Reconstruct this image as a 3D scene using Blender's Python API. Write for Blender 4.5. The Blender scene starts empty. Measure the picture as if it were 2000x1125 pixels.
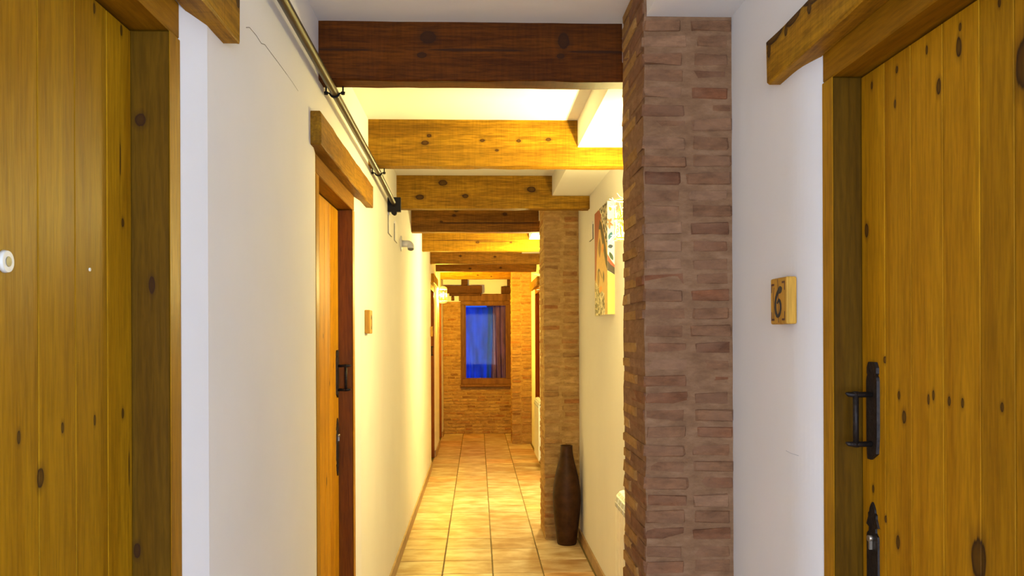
import bpy, bmesh, math, random
from mathutils import Vector, Matrix
random.seed(7)
scene = bpy.context.scene
col = scene.collection
H = 1.545                                   # camera height above the floor

# ------------------------------------------------------------------ camera
FPX, YAW, ROLL = 1700.0, math.atan(66.5 / 1700.0), 0.004
cam = bpy.data.objects.new('camera', bpy.data.cameras.new('camera'))
cam.data.sensor_width = 36.0
cam.data.lens = FPX * 36.0 / 2000.0
cam.data.shift_y = (657.0 - 562.5) / 2000.0
cam.data.clip_start = 0.02
Rv = Vector((math.cos(YAW), -math.sin(YAW), 0)); Uv = Vector((0, 0, 1)); Fv = Vector((math.sin(YAW), math.cos(YAW), 0))
R2 = (Rv - ROLL * Uv).normalized(); U2 = (Uv + ROLL * Rv).normalized()
m = Matrix.Identity(4)
for i in range(3):
    m[i][0] = R2[i]; m[i][1] = U2[i]; m[i][2] = -Fv[i]
m.translation = (0, 0, H)
cam.matrix_world = m
col.objects.link(cam)
scene.camera = cam

# ------------------------------------------------------------------ world: blue hour outside the windows
world = bpy.data.worlds.new('world'); scene.world = world
world.use_nodes = True
world.node_tree.nodes['Background'].inputs[0].default_value = (0.022, 0.115, 0.80, 1)
world.node_tree.nodes['Background'].inputs[1].default_value = 1.1

# daylight from behind the camera, through an opening added on the unseen landing
dl = bpy.data.lights.new('added_rear_daylight', 'AREA')
dl.shape = 'RECTANGLE'; dl.size = 3.8; dl.size_y = 1.75; dl.energy = 330; dl.color = (0.62, 0.765, 1.0)
dlo = bpy.data.objects.new('added_rear_daylight', dl); col.objects.link(dlo)
dlo.location = (0.11, -2.55, 1.45); dlo.rotation_euler = (math.radians(90), 0, 0)   # faces +Y
SCONCE_W = 225.0
LAMP_COL = (1.0, 0.84, 0.30)

scene.view_settings.view_transform = 'Standard'
scene.view_settings.look = 'None'
scene.view_settings.gamma = 1.0
scene.view_settings.use_curve_mapping = False
scene.view_settings.exposure = 0.0

# ------------------------------------------------------------------ material helpers
MATS = {}
def new_mat(name):
    mt = bpy.data.materials.new(name); mt.use_nodes = True
    nt = mt.node_tree; b = nt.nodes['Principled BSDF']
    MATS[name] = mt
    return mt, nt, b
def N(nt, typ, **kw):
    n = nt.nodes.new(typ)
    for k, v in kw.items(): setattr(n, k, v)
    return n
def ramp(nt, stops):
    r = N(nt, 'ShaderNodeValToRGB')
    while len(r.color_ramp.elements) < len(stops): r.color_ramp.elements.new(0.5)
    for e, (p, c) in zip(r.color_ramp.elements, stops):
        e.position = p; e.color = (*c, 1) if len(c) == 3 else c
    return r
def mixc(nt, a, b, fac, mode='MIX'):
    n = N(nt, 'ShaderNodeMix', data_type='RGBA', blend_type=mode)
    for s, v in ((0, fac), (6, a), (7, b)):
        if hasattr(v, 'links'): nt.links.new(v, n.inputs[s])
        else: n.inputs[s].default_value = v if s == 0 else (*v, 1)
    return n.outputs[2]
def bump(nt, b, height, strength=0.3, dist=0.01):
    n = N(nt, 'ShaderNodeBump'); n.inputs['Strength'].default_value = strength; n.inputs['Distance'].default_value = dist
    nt.links.new(height, n.inputs['Height']); nt.links.new(n.outputs[0], b.inputs['Normal'])

def wood(name, light, dark, axis, rough=0.42, knots=(), streak=0.5, plane='YZ', stain=0.0, knotcol=(0.035, 0.013, 0.004), spec=0.08, saw=0.0):
    """Varnished pine: grain runs along `axis`; knots = (a, b, radius_a, radius_b) in the given world plane."""
    mt, nt, b = new_mat(name)
    geo = N(nt, 'ShaderNodeNewGeometry'); oi = N(nt, 'ShaderNodeObjectInfo')
    sc = {'X': (1.1, 14, 14), 'Y': (14, 1.1, 14), 'Z': (14, 14, 1.1)}[axis]
    off = N(nt, 'ShaderNodeVectorMath', operation='SCALE'); off.inputs[3].default_value = 9.0
    cmb = N(nt, 'ShaderNodeCombineXYZ')
    for i in range(3): nt.links.new(oi.outputs['Random'], cmb.inputs[i])
    nt.links.new(cmb.outputs[0], off.inputs[0])
    mul = N(nt, 'ShaderNodeVectorMath', operation='MULTIPLY'); mul.inputs[1].default_value = sc
    nt.links.new(geo.outputs['Position'], mul.inputs[0])
    add = N(nt, 'ShaderNodeVectorMath', operation='ADD'); nt.links.new(mul.outputs[0], add.inputs[0]); nt.links.new(off.outputs[0], add.inputs[1])
    n1 = N(nt, 'ShaderNodeTexNoise'); n1.inputs['Scale'].default_value = 1.3; n1.inputs['Detail'].default_value = 4; n1.inputs['Distortion'].default_value = 0.3
    nt.links.new(add.outputs[0], n1.inputs['Vector'])
    n2 = N(nt, 'ShaderNodeTexNoise'); n2.inputs['Scale'].default_value = 9; n2.inputs['Detail'].default_value = 3; n2.inputs['Roughness'].default_value = 0.65
    nt.links.new(add.outputs[0], n2.inputs['Vector'])
    r1 = ramp(nt, [(0.3, dark), (0.62, light)]); nt.links.new(n1.outputs[0], r1.inputs[0])
    r2 = ramp(nt, [(0.36, (1 - streak * 0.55,) * 3), (0.62, (1, 1, 1))]); nt.links.new(n2.outputs[0], r2.inputs[0])
    c = mixc(nt, r1.outputs[0], r2.outputs[0], 1.0, 'MULTIPLY')
    vr = N(nt, 'ShaderNodeMapRange'); vr.inputs[3].default_value = 0.84; vr.inputs[4].default_value = 1.12
    nt.links.new(oi.outputs['Random'], vr.inputs[0])
    c = mixc(nt, c, vr.outputs[0], 1.0, 'MULTIPLY')
    if stain > 0:
        n3 = N(nt, 'ShaderNodeTexNoise'); n3.inputs['Scale'].default_value = 0.55; n3.inputs['Detail'].default_value = 6
        nt.links.new(add.outputs[0], n3.inputs['Vector'])
        r3 = ramp(nt, [(0.47, (0, 0, 0)), (0.60, (stain,) * 3)]); nt.links.new(n3.outputs[0], r3.inputs[0])
        c = mixc(nt, c, tuple(x * 0.42 for x in dark), r3.outputs[0])
    if saw > 0:
        m4 = N(nt, 'ShaderNodeVectorMath', operation='MULTIPLY'); m4.inputs[1].default_value = {'X': (110, 7, 7), 'Y': (7, 110, 7), 'Z': (7, 7, 110)}[axis]
        nt.links.new(geo.outputs['Position'], m4.inputs[0])
        n4 = N(nt, 'ShaderNodeTexNoise'); n4.inputs['Scale'].default_value = 1.0; n4.inputs['Detail'].default_value = 3; nt.links.new(m4.outputs[0], n4.inputs['Vector'])
        r4 = ramp(nt, [(0.36, (1 - saw,) * 3), (0.5, (1, 1, 1)), (0.66, (1 + saw * .8,) * 3)]); nt.links.new(n4.outputs[0], r4.inputs[0])
        c = mixc(nt, c, r4.outputs[0], 1.0, 'MULTIPLY')
    acc = None
    for (a, bb, ra, rb) in knots:
        idx = {'YZ': (1, 2), 'XZ': (0, 2)}[plane]
        ctr = [0, 0, 0]; inv = [0, 0, 0]
        ctr[idx[0]] = a; ctr[idx[1]] = bb; inv[idx[0]] = 1 / ra; inv[idx[1]] = 1 / rb
        s = N(nt, 'ShaderNodeVectorMath', operation='SUBTRACT'); s.inputs[1].default_value = ctr; nt.links.new(geo.outputs['Position'], s.inputs[0])
        q = N(nt, 'ShaderNodeVectorMath', operation='MULTIPLY'); q.inputs[1].default_value = inv; nt.links.new(s.outputs[0], q.inputs[0])
        l = N(nt, 'ShaderNodeVectorMath', operation='LENGTH'); nt.links.new(q.outputs[0], l.inputs[0])
        if acc is None: acc = l.outputs['Value']
        else:
            mn = N(nt, 'ShaderNodeMath', operation='MINIMUM'); nt.links.new(acc, mn.inputs[0]); nt.links.new(l.outputs['Value'], mn.inputs[1]); acc = mn.outputs[0]
    if acc is not None:
        ja = N(nt, 'ShaderNodeMath', operation='MULTIPLY_ADD'); ja.inputs[1].default_value = 0.5; nt.links.new(n2.outputs[0], ja.inputs[0]); nt.links.new(acc, ja.inputs[2])
        kr = ramp(nt, [(0.0, (0.75,) * 3), (0.40, (0.85,) * 3), (0.52, (1.0,) * 3), (0.60, (0.35,) * 3), (1.0, (0, 0, 0))])
        mp = N(nt, 'ShaderNodeMath', operation='MULTIPLY'); mp.inputs[1].default_value = 0.45; nt.links.new(ja.outputs[0], mp.inputs[0])
        nt.links.new(mp.outputs[0], kr.inputs[0])
        c = mixc(nt, c, knotcol, kr.outputs[0])
    nt.links.new(c, b.inputs['Base Color'])
    b.inputs['Roughness'].default_value = rough
    b.inputs['Specular IOR Level'].default_value = spec
    bump(nt, b, n2.outputs[0], 0.12, 0.003)
    return mt

def plain(name, colr, rough=0.5, metal=0.0, noise=0.0, nscale=30, spec=0.5, bumps=0.0):
    mt, nt, b = new_mat(name)
    b.inputs['Roughness'].default_value = rough; b.inputs['Metallic'].default_value = metal
    b.inputs['Specular IOR Level'].default_value = spec
    geo = N(nt, 'ShaderNodeNewGeometry')
    n = N(nt, 'ShaderNodeTexNoise'); n.inputs['Scale'].default_value = nscale; n.inputs['Detail'].default_value = 4
    nt.links.new(geo.outputs['Position'], n.inputs['Vector'])
    k = noise if noise > 0 else 0.06
    r = ramp(nt, [(0.3, tuple(x * (1 - k) for x in colr)), (0.7, tuple(min(1, x * (1 + k)) for x in colr))])
    nt.links.new(n.outputs[0], r.inputs[0]); nt.links.new(r.outputs[0], b.inputs['Base Color'])
    if bumps: bump(nt, b, n.outputs[0], bumps, 0.01)
    return mt

def emit(name, colr, strength):
    mt, nt, b = new_mat(name)
    b.inputs['Base Color'].default_value = (*colr, 1)
    b.inputs['Emission Color'].default_value = (*colr, 1); b.inputs['Emission Strength'].default_value = strength
    return mt

# plaster
def plaster(name, colr):
    mt, nt, b = new_mat(name)
    geo = N(nt, 'ShaderNodeNewGeometry')
    n = N(nt, 'ShaderNodeTexNoise'); n.inputs['Scale'].default_value = 2.2; n.inputs['Detail'].default_value = 5
    nt.links.new(geo.outputs['Position'], n.inputs['Vector'])
    r = ramp(nt, [(0.3, tuple(x * 0.95 for x in colr)), (0.7, colr)])
    nt.links.new(n.outputs[0], r.inputs[0]); nt.links.new(r.outputs[0], b.inputs['Base Color'])
    n2 = N(nt, 'ShaderNodeTexNoise'); n2.inputs['Scale'].default_value = 9; n2.inputs['Detail'].default_value = 4
    nt.links.new(geo.outputs['Position'], n2.inputs['Vector'])
    b.inputs['Roughness'].default_value = 0.85; b.inputs['Specular IOR Level'].default_value = 0.2
    bump(nt, b, n2.outputs[0], 0.10, 0.02)
    return mt
plaster('plaster_wall', (0.82, 0.785, 0.745))
plaster('plaster_ceiling', (0.80, 0.77, 0.72))

# brick: each brick takes its own tone
def brick_mat(name, mortar=False, tint=(1, 1, 1)):
    mt, nt, b = new_mat(name)
    geo = N(nt, 'ShaderNodeNewGeometry'); oi = N(nt, 'ShaderNodeObjectInfo')
    mu = N(nt, 'ShaderNodeVectorMath', operation='MULTIPLY'); mu.inputs[1].default_value = (1, 1, 2.4); nt.links.new(geo.outputs['Position'], mu.inputs[0])
    n = N(nt, 'ShaderNodeTexNoise'); n.inputs['Scale'].default_value = 16; n.inputs['Detail'].default_value = 7; n.inputs['Roughness'].default_value = 0.65
    nt.links.new(mu.outputs[0], n.inputs['Vector'])
    n2 = N(nt, 'ShaderNodeTexNoise'); n2.inputs['Scale'].default_value = 90; n2.inputs['Detail'].default_value = 4
    nt.links.new(geo.outputs['Position'], n2.inputs['Vector'])
    if mortar:
        r = ramp(nt, [(0.25, (0.202, 0.102, 0.051)), (0.5, (0.289, 0.155, 0.081)), (0.75, (0.386, 0.219, 0.124))]); nt.links.new(n.outputs[0], r.inputs[0])
        c = r.outputs[0]
    else:
        tone = ramp(nt, [(0.0, (0.164, 0.067, 0.034)), (0.13, (0.241, 0.117, 0.060)), (0.5, (0.275, 0.138, 0.071)), (0.63, (0.241, 0.090, 0.040)), (0.75, (0.289, 0.150, 0.081)), (1.0, (0.348, 0.192, 0.109))])
        nt.links.new(oi.outputs['Random'], tone.inputs[0])
        r = ramp(nt, [(0.30, (0.62,) * 3), (0.5, (0.95,) * 3), (0.72, (1.32,) * 3)]); nt.links.new(n.outputs[0], r.inputs[0])
        c = mixc(nt, tone.outputs[0], r.outputs[0], 1.0, 'MULTIPLY')
        # smears of mortar left over the brick faces
        n3 = N(nt, 'ShaderNodeTexNoise'); n3.inputs['Scale'].default_value = 7; n3.inputs['Detail'].default_value = 6; nt.links.new(mu.outputs[0], n3.inputs['Vector'])
        r3 = ramp(nt, [(0.44, (0, 0, 0)), (0.60, (0.5,) * 3)]); nt.links.new(n3.outputs[0], r3.inputs[0])
        c = mixc(nt, c, (0.289, 0.155, 0.090), r3.outputs[0])
    c = mixc(nt, c, tint, 1.0, 'MULTIPLY')
    nt.links.new(c, b.inputs['Base Color'])
    b.inputs['Roughness'].default_value = 0.9; b.inputs['Specular IOR Level'].default_value = 0.15
    ad = N(nt, 'ShaderNodeMath', operation='MULTIPLY_ADD'); ad.inputs[1].default_value = 0.4; nt.links.new(n2.outputs[0], ad.inputs[0]); nt.links.new(n.outputs[0], ad.inputs[2])
    bump(nt, b, ad.outputs[0], 0.7, 0.012)
    return mt
brick_mat('brick', False, (0.84, 0.80, 0.72)); brick_mat('mortar', True, (0.82, 0.79, 0.72)); WARM_LIT = (1.4, 1.5, 0.85); brick_mat('brick_warm_lit', False, WARM_LIT); brick_mat('mortar_warm_lit', True, WARM_LIT)  # warm tints: same brick and mortar with warm light put into the colour

def tile_mat():
    mt, nt, b = new_mat('terracotta_tile')
    geo = N(nt, 'ShaderNodeNewGeometry'); oi = N(nt, 'ShaderNodeObjectInfo')
    cmb = N(nt, 'ShaderNodeCombineXYZ')
    for i in range(3): nt.links.new(oi.outputs['Random'], cmb.inputs[i])
    sc = N(nt, 'ShaderNodeVectorMath', operation='SCALE'); sc.inputs[3].default_value = 30; nt.links.new(cmb.outputs[0], sc.inputs[0])
    mu = N(nt, 'ShaderNodeVectorMath', operation='MULTIPLY'); mu.inputs[1].default_value = (1.0, 1.5, 1); nt.links.new(geo.outputs['Position'], mu.inputs[0])
    ad = N(nt, 'ShaderNodeVectorMath', operation='ADD'); nt.links.new(mu.outputs[0], ad.inputs[0]); nt.links.new(sc.outputs[0], ad.inputs[1])
    n = N(nt, 'ShaderNodeTexNoise'); n.inputs['Scale'].default_value = 5.5; n.inputs['Detail'].default_value = 5; nt.links.new(ad.outputs[0], n.inputs['Vector'])
    r = ramp(nt, [(0.30, (0.36, 0.19, 0.075)), (0.47, (0.48, 0.31, 0.155)), (0.64, (0.63, 0.48, 0.31))]); nt.links.new(n.outputs[0], r.inputs[0])
    vr = N(nt, 'ShaderNodeMapRange'); vr.inputs[3].default_value = 0.86; vr.inputs[4].default_value = 1.12; nt.links.new(oi.outputs['Random'], vr.inputs[0])
    c = mixc(nt, r.outputs[0], vr.outputs[0], 1.0, 'MULTIPLY')
    # some tiles are paler, some more orange
    r2 = N(nt, 'ShaderNodeMath', operation='MULTIPLY'); r2.inputs[1].default_value = 7.31; nt.links.new(oi.outputs['Random'], r2.inputs[0])
    fr = N(nt, 'ShaderNodeMath', operation='FRACT'); nt.links.new(r2.outputs[0], fr.inputs[0])
    tr = ramp(nt, [(0.0, (1.12, 0.92, 0.72)), (0.35, (1.0, 1.0, 1.0)), (0.7, (0.98, 1.02, 1.05)), (1.0, (1.1, 1.16, 1.2))]); nt.links.new(fr.outputs[0], tr.inputs[0])
    c = mixc(nt, c, tr.outputs[0], 1.0, 'MULTIPLY')
    nt.links.new(c, b.inputs['Base Color'])
    b.inputs['Roughness'].default_value = 0.42; b.inputs['Specular IOR Level'].default_value = 0.4
    bump(nt, b, n.outputs[0], 0.15, 0.006)
tile_mat()
plain('grout', (0.17, 0.115, 0.035), 0.9, noise=0.2)
plain('skirting', (0.36, 0.22, 0.10), 0.5, noise=0.2, nscale=12)

PINE_L, PINE_D = (0.43, 0.205, 0.004), (0.315, 0.135, 0.002)
def ks(lst, d=1.0):
    o = []
    for a, bb, s in lst:
        ra, rb = {0: (0.0035, 0.045), 1: (0.007, 0.013), 2: (0.013, 0.023), 3: (0.03, 0.05)}[s]
        o.append((a, bb, ra * d * .7 * random.uniform(.8, 1.1), rb * d * .7 * random.uniform(.8, 1.15)))
    return o
RK = [(1.839, 2.081, 1), (1.727, 2.081, 1), (1.736, 2.014, 1), (1.61, 2.082, 1), (1.568, 2.001, 2), (1.496, 2.085, 1), (1.501, 2.051, 2), (1.381, 2.084, 1), (1.317, 1.965, 3), (1.867, 1.773, 2), (1.785, 1.493, 1), (1.724, 1.423, 1), (1.703, 1.381, 2), (1.609, 1.423, 1), (1.591, 1.432, 1), (1.84, 1.214, 1), (1.783, 1.161, 1), (1.73, 1.125, 2), (1.536, 1.425, 1), (1.493, 1.425, 1), (1.378, 1.427, 1), (1.446, 1.163, 3)]
LK = [(1.484, 2.097, 1), (1.595, 2.099, 1), (1.588, 1.864, 0), (1.598, 1.753, 1), (1.239, 1.407, 1), (1.367, 1.407, 1), (1.48, 1.408, 1), (1.595, 1.409, 1), (1.299, 1.341, 2), (1.622, 1.306, 0)]
wood('pine_door_right', (0.46, 0.205, 0.004), (0.34, 0.135, 0.002), 'Z', knots=ks(RK), rough=0.5)
wood('pine_door_left', PINE_L, PINE_D, 'Z', knots=ks(LK), rough=0.38)
wood('pine_door_mid', (0.55, 0.25, 0.008), (0.40, 0.155, 0.004), 'Z', knots=ks([(3.55, 1.55, 1), (3.7, 1.35, 1), (3.3, 1.7, 2), (3.62, 0.95, 2), (3.8, 1.42, 1), (3.4, 1.2, 1)]), rough=0.5)
wood('pine_jamb_shaded', (0.125, 0.056, 0.002), (0.09, 0.037, 0.001), 'Z', rough=0.45, plane='XZ', knots=[(-0.625, 1.95, 0.010, 0.012), (-0.605, 1.643, 0.006, 0.016), (-0.634, 1.15, 0.006, 0.014)])  # same timber as the frame face, reveal shade put into its colour
wood('pine_lit_face', (0.44, 0.20, 0.004), (0.33, 0.135, 0.002), 'Z', rough=0.4)  # lit copy of the jamb timber, brightness put into the colour
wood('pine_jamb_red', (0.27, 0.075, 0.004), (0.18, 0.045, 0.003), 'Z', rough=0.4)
wood('pine_head', (0.32, 0.135, 0.004), (0.23, 0.088, 0.002), 'Y', rough=0.45)
wood('lintel_wood', (0.41, 0.195, 0.008), (0.25, 0.10, 0.004), 'Y', rough=0.55, stain=0.45, streak=0.7, saw=0.10, knots=[(2.13, 2.287, .055, .016), (2.00, 2.284, .05, .014), (1.86, 2.287, .07, .016), (2.163, 2.262, .012, .020), (2.05, 2.272, .010, .014), (1.90, 2.270, .012, .014)])
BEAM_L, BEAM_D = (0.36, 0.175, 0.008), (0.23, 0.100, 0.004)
def bk(lst): return [(a, z, r * 1.5, r) for a, z, r in lst]
BEAM_KNOTS = [
    bk([(-0.192, 2.529, .011), (0.294, 2.529, .009)]) + [(-0.17, 2.591, .028, .022), (0.305, 2.583, .02, .03), (0.0, 2.548, .16, .004), (0.42, 2.545, .1, .004), (-0.48, 2.545, .12, .003)],
    bk([(-0.243, 2.563, .008), (-0.264, 2.527, .012), (0.026, 2.54, .008), (0.211, 2.539, .008), (0.362, 2.546, .009), (0.1, 2.49, .006)]),
    bk([(-0.235, 2.594, .02), (-0.392, 2.496, .018), (-0.082, 2.504, .014), (0.37, 2.551, .02)]),
    bk([(-0.177, 2.594, .012), (-0.194, 2.552, .01), (0.228, 2.565, .012), (-0.3, 2.5, .008)]) + [(0.1, 2.49, .4, .006)],
    bk([(0.0, 2.48, .012), (0.33, 2.48, .008)]) + [(-0.15, 2.50, .3, .004), (0.15, 2.485, .2, .003)],
    bk([(-0.2, 2.48, .01), (0.2, 2.47, .01)]),
    bk([(-0.1, 2.44, .01), (0.3, 2.45, .01)]),
    bk([(0.0, 2.45, .008), (0.2, 2.43, .007)]),
]
for i, k in enumerate(BEAM_KNOTS):
    lit_tones = ((0.165, 0.042, 0.002), (0.105, 0.024, 0.001)) if i == 0 else ((0.30, 0.125, 0.010), (0.19, 0.072, 0.006)) if i in (3, 5, 6) else (BEAM_L, BEAM_D)  # same wood throughout; dim-lit beams get their shade as darker colours
    wood('beam_wood_%d' % i, lit_tones[0], lit_tones[1], 'X', rough=0.6, knots=k, plane='XZ', stain=0.45, streak=0.8, saw=0.10)
wood('dark_timber', (0.13, 0.05, 0.014), (0.07, 0.026, 0.008), 'X', rough=0.6)
wood('window_wood', (0.22, 0.095, 0.018), (0.14, 0.055, 0.010), 'Z', rough=0.45)
wood('plaque_wood', (0.60, 0.31, 0.045), (0.46, 0.21, 0.025), 'Z', rough=0.5)
plain('iron', (0.020, 0.013, 0.009), 0.55, 0.6, noise=0.4, nscale=60, bumps=0.3)
plain('pipe_metal', (0.042, 0.028, 0.010), 0.4, 0.6, noise=0.1)
plain('clamp_black', (0.008, 0.006, 0.005), 0.6, spec=0.15)
plain('brass', (0.40, 0.33, 0.24), 0.35, 0.8)
plain('peephole_white', (0.72, 0.70, 0.62), 0.4)
plain('peephole_glass', (0.10, 0.09, 0.06), 0.1)
plain('ink', (0.014, 0.012, 0.016), 0.6)
plain('burnt_line', (0.10, 0.025, 0.008), 0.6)
plain('white_enamel', (0.80, 0.79, 0.74), 0.35)
plain('slot_shade_fitting_grey', (0.42, 0.43, 0.40), 0.5)  # slot shade put into the colour; also plain grey of valve and brackets
plain('white_plastic', (0.62, 0.60, 0.55), 0.4)
plain('bore_gap_shade', (0.13, 0.12, 0.10), 0.7)  # shade of vent bore and plate gaps, put in as a dark colour
plain('cover_plate', (0.81, 0.77, 0.72), 0.7)
plain('vase_clay', (0.045, 0.017, 0.005), 0.5, noise=0.35, nscale=22, bumps=0.25, spec=0.14)
plain('crack', (0.16, 0.12, 0.09), 0.9)
plain('seam', (0.50, 0.50, 0.52), 0.9)
mt, nt, b = new_mat('bulb_glow')
nt.nodes.remove(b)
em_ = N(nt, 'ShaderNodeEmission'); em_.inputs[0].default_value = (1.0, 0.86, 0.48, 1); em_.inputs[1].default_value = 16
tp_ = N(nt, 'ShaderNodeBsdfTransparent'); mx_ = N(nt, 'ShaderNodeMixShader'); mx_.inputs[0].default_value = 0.25
nt.links.new(tp_.outputs[0], mx_.inputs[1]); nt.links.new(em_.outputs[0], mx_.inputs[2]); nt.links.new(mx_.outputs[0], nt.nodes['Material Output'].inputs[0])
plain('gap_shade', (0.02, 0.01, 0.005), 0.9)

def strand_mat(name, colr, em):
    mt, nt, b = new_mat(name)
    b.inputs['Base Color'].default_value = (*colr, 1); b.inputs['Roughness'].default_value = 0.7
    tr = N(nt, 'ShaderNodeBsdfTranslucent'); tr.inputs[0].default_value = (*colr, 1)
    mx = N(nt, 'ShaderNodeMixShader'); mx.inputs[0].default_value = 0.5
    nt.links.new(b.outputs[0], mx.inputs[1]); nt.links.new(tr.outputs[0], mx.inputs[2])
    nt.links.new(mx.outputs[0], nt.nodes['Material Output'].inputs[0])
    b.inputs['Emission Color'].default_value = (1.0, 0.78, 0.25, 1); b.inputs['Emission Strength'].default_value = em
    return mt
strand_mat('fibre', (0.72, 0.66, 0.48), 0.0)
strand_mat('fibre_shade', (0.80, 0.55, 0.12), 0.3)

def glass_mat(name, tint, gl):
    mt, nt, b = new_mat(name)
    nt.nodes.remove(b)
    t = N(nt, 'ShaderNodeBsdfTransparent'); t.inputs[0].default_value = (*tint, 1)
    g = N(nt, 'ShaderNodeBsdfGlossy'); g.inputs['Roughness'].default_value = 0.02
    fr = N(nt, 'ShaderNodeFresnel'); fr.inputs[0].default_value = gl
    mx = N(nt, 'ShaderNodeMixShader')
    ge = N(nt, 'ShaderNodeNewGeometry'); iv = N(nt, 'ShaderNodeMath', operation='SUBTRACT'); iv.inputs[0].default_value = 1.0; nt.links.new(ge.outputs['Backfacing'], iv.inputs[1])
    ml = N(nt, 'ShaderNodeMath', operation='MULTIPLY'); nt.links.new(fr.outputs[0], ml.inputs[0]); nt.links.new(iv.outputs[0], ml.inputs[1])
    nt.links.new(ml.outputs[0], mx.inputs[0]); nt.links.new(t.outputs[0], mx.inputs[1]); nt.links.new(g.outputs[0], mx.inputs[2])
    nt.links.new(mx.outputs[0], nt.nodes['Material Output'].inputs[0])
    return mt
glass_mat('window_glass', (0.94, 0.96, 1.0), 1.2)
glass_mat('lantern_glass', (1.0, 0.86, 0.42), 1.5)

def cloth_mat(name, colr, transl=0.7):
    mt, nt, b = new_mat(name)
    geo = N(nt, 'ShaderNodeNewGeometry')
    n = N(nt, 'ShaderNodeTexNoise'); n.inputs['Scale'].default_value = 5; n.inputs['Detail'].default_value = 4
    mu = N(nt, 'ShaderNodeVectorMath', operation='MULTIPLY'); mu.inputs[1].default_value = (3.0, 1, 0.8); nt.links.new(geo.outputs['Position'], mu.inputs[0]); nt.links.new(mu.outputs[0], n.inputs['Vector'])
    r = ramp(nt, [(0.3, tuple(x * 0.6 for x in colr)), (0.65, colr)]); nt.links.new(n.outputs[0], r.inputs[0])
    nt.links.new(r.outputs[0], b.inputs['Base Color']); b.inputs['Roughness'].default_value = 0.8
    tr = N(nt, 'ShaderNodeBsdfTranslucent'); nt.links.new(r.outputs[0], tr.inputs[0])
    mx = N(nt, 'ShaderNodeMixShader'); mx.inputs[0].default_value = transl
    nt.links.new(b.outputs[0], mx.inputs[1]); nt.links.new(tr.outputs[0], mx.inputs[2])
    nt.links.new(mx.outputs[0], nt.nodes['Material Output'].inputs[0])
cloth_mat('sheer_blue', (0.06, 0.36, 0.95), 0.9); cloth_mat('drape_brown', (0.55, 0.26, 0.30), 0.6)

# ------------------------------------------------------------------ object helpers
WLOC = {}
def link(o, loc, parent):
    col.objects.link(o)
    loc = Vector(loc)
    if parent is not None:
        o.parent = parent; o.location = loc - WLOC[parent.name]
    else: o.location = loc
    WLOC[o.name] = loc
    return o
def obj(name, bm, mat, parent=None, smooth=False):
    if isinstance(bm, bmesh.types.BMesh):
        me = bpy.data.meshes.new(name); bm.to_mesh(me); bm.free()
    else: me = bm
    lo = Vector((1e9,) * 3); hi = -lo
    for v in me.vertices:
        for i in range(3): lo[i] = min(lo[i], v.co[i]); hi[i] = max(hi[i], v.co[i])
    c = (lo + hi) / 2
    if parent is None: c.z = lo.z
    me.transform(Matrix.Translation(-c))
    for mm in (mat if isinstance(mat, (list, tuple)) else [mat]): me.materials.append(MATS[mm])
    if smooth:
        for p in me.polygons: p.use_smooth = True
    return link(bpy.data.objects.new(name, me), c, parent)
def empty(name, loc):
    o = bpy.data.objects.new(name, None); o.empty_display_size = 0.1
    return link(o, loc, None)
def tag(o, label=None, cat=None, group=None, kind=None):
    if label: o['label'] = label
    if cat: o['category'] = cat
    if group: o['group'] = group
    if kind: o['kind'] = kind
    return o
def bx(bm, x0, x1, y0, y1, z0, z1, mi=0):
    v = [bm.verts.new((x, y, z)) for z in (z0, z1) for y in (y0, y1) for x in (x0, x1)]
    fs = []
    for f in ((0, 2, 3, 1), (4, 5, 7, 6), (0, 1, 5, 4), (2, 6, 7, 3), (0, 4, 6, 2), (1, 3, 7, 5)):
        fc = bm.faces.new([v[i] for i in f]); fc.material_index = mi; fs.append(fc)
    return fs
def box(x0, x1, y0, y1, z0, z1, bev=0.0, seg=1):
    bm = bmesh.new(); bx(bm, x0, x1, y0, y1, z0, z1)
    if bev: bmesh.ops.bevel(bm, geom=bm.edges[:], offset=bev, segments=seg, affect='EDGES', profile=0.5)
    return bm
def prism(bm, poly, z0, z1, mi=0):
    """extrude an XY polygon from z0 to z1"""
    a = [bm.verts.new((x, y, z0)) for x, y in poly]; b = [bm.verts.new((x, y, z1)) for x, y in poly]
    n = len(poly)
    fs = [bm.faces.new(a[::-1]), bm.faces.new(b)]
    for i in range(n): fs.append(bm.faces.new((a[i], a[(i + 1) % n], b[(i + 1) % n], b[i])))
    for f in fs: f.material_index = mi
    return fs
def fixn(bm): bmesh.ops.recalc_face_normals(bm, faces=bm.faces[:]); return bm
def timber(x0, x1, y0, y1, z0, z1, axis, jit=0.003, bev=0.006, n=14):
    """rough-hewn timber: box cut along its length, edges worn unevenly"""
    bm = bmesh.new(); bx(bm, x0, x1, y0, y1, z0, z1)
    ai = 'XYZ'.index(axis)
    lo, hi = ((x0, x1), (y0, y1), (z0, z1))[ai]
    for i in range(1, n):
        p = [0, 0, 0]; p[ai] = lo + (hi - lo) * i / n; nn = [0, 0, 0]; nn[ai] = 1
        bmesh.ops.bisect_plane(bm, geom=bm.verts[:] + bm.edges[:] + bm.faces[:], plane_co=p, plane_no=nn)
    es = [e for e in bm.edges if abs((e.verts[0].co - e.verts[1].co).normalized()[ai]) > 0.9]
    ends = [e for e in bm.edges if all(abs(v.co[ai] - lo) < 1e-6 for v in e.verts) or all(abs(v.co[ai] - hi) < 1e-6 for v in e.verts)]
    bmesh.ops.bevel(bm, geom=es + ends, offset=bev, segments=2, affect='EDGES', profile=0.5)
    for v in bm.verts:
        for k in range(3):
            if k != ai: v.co[k] += random.uniform(-jit, jit)
    return fixn(bm)
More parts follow.
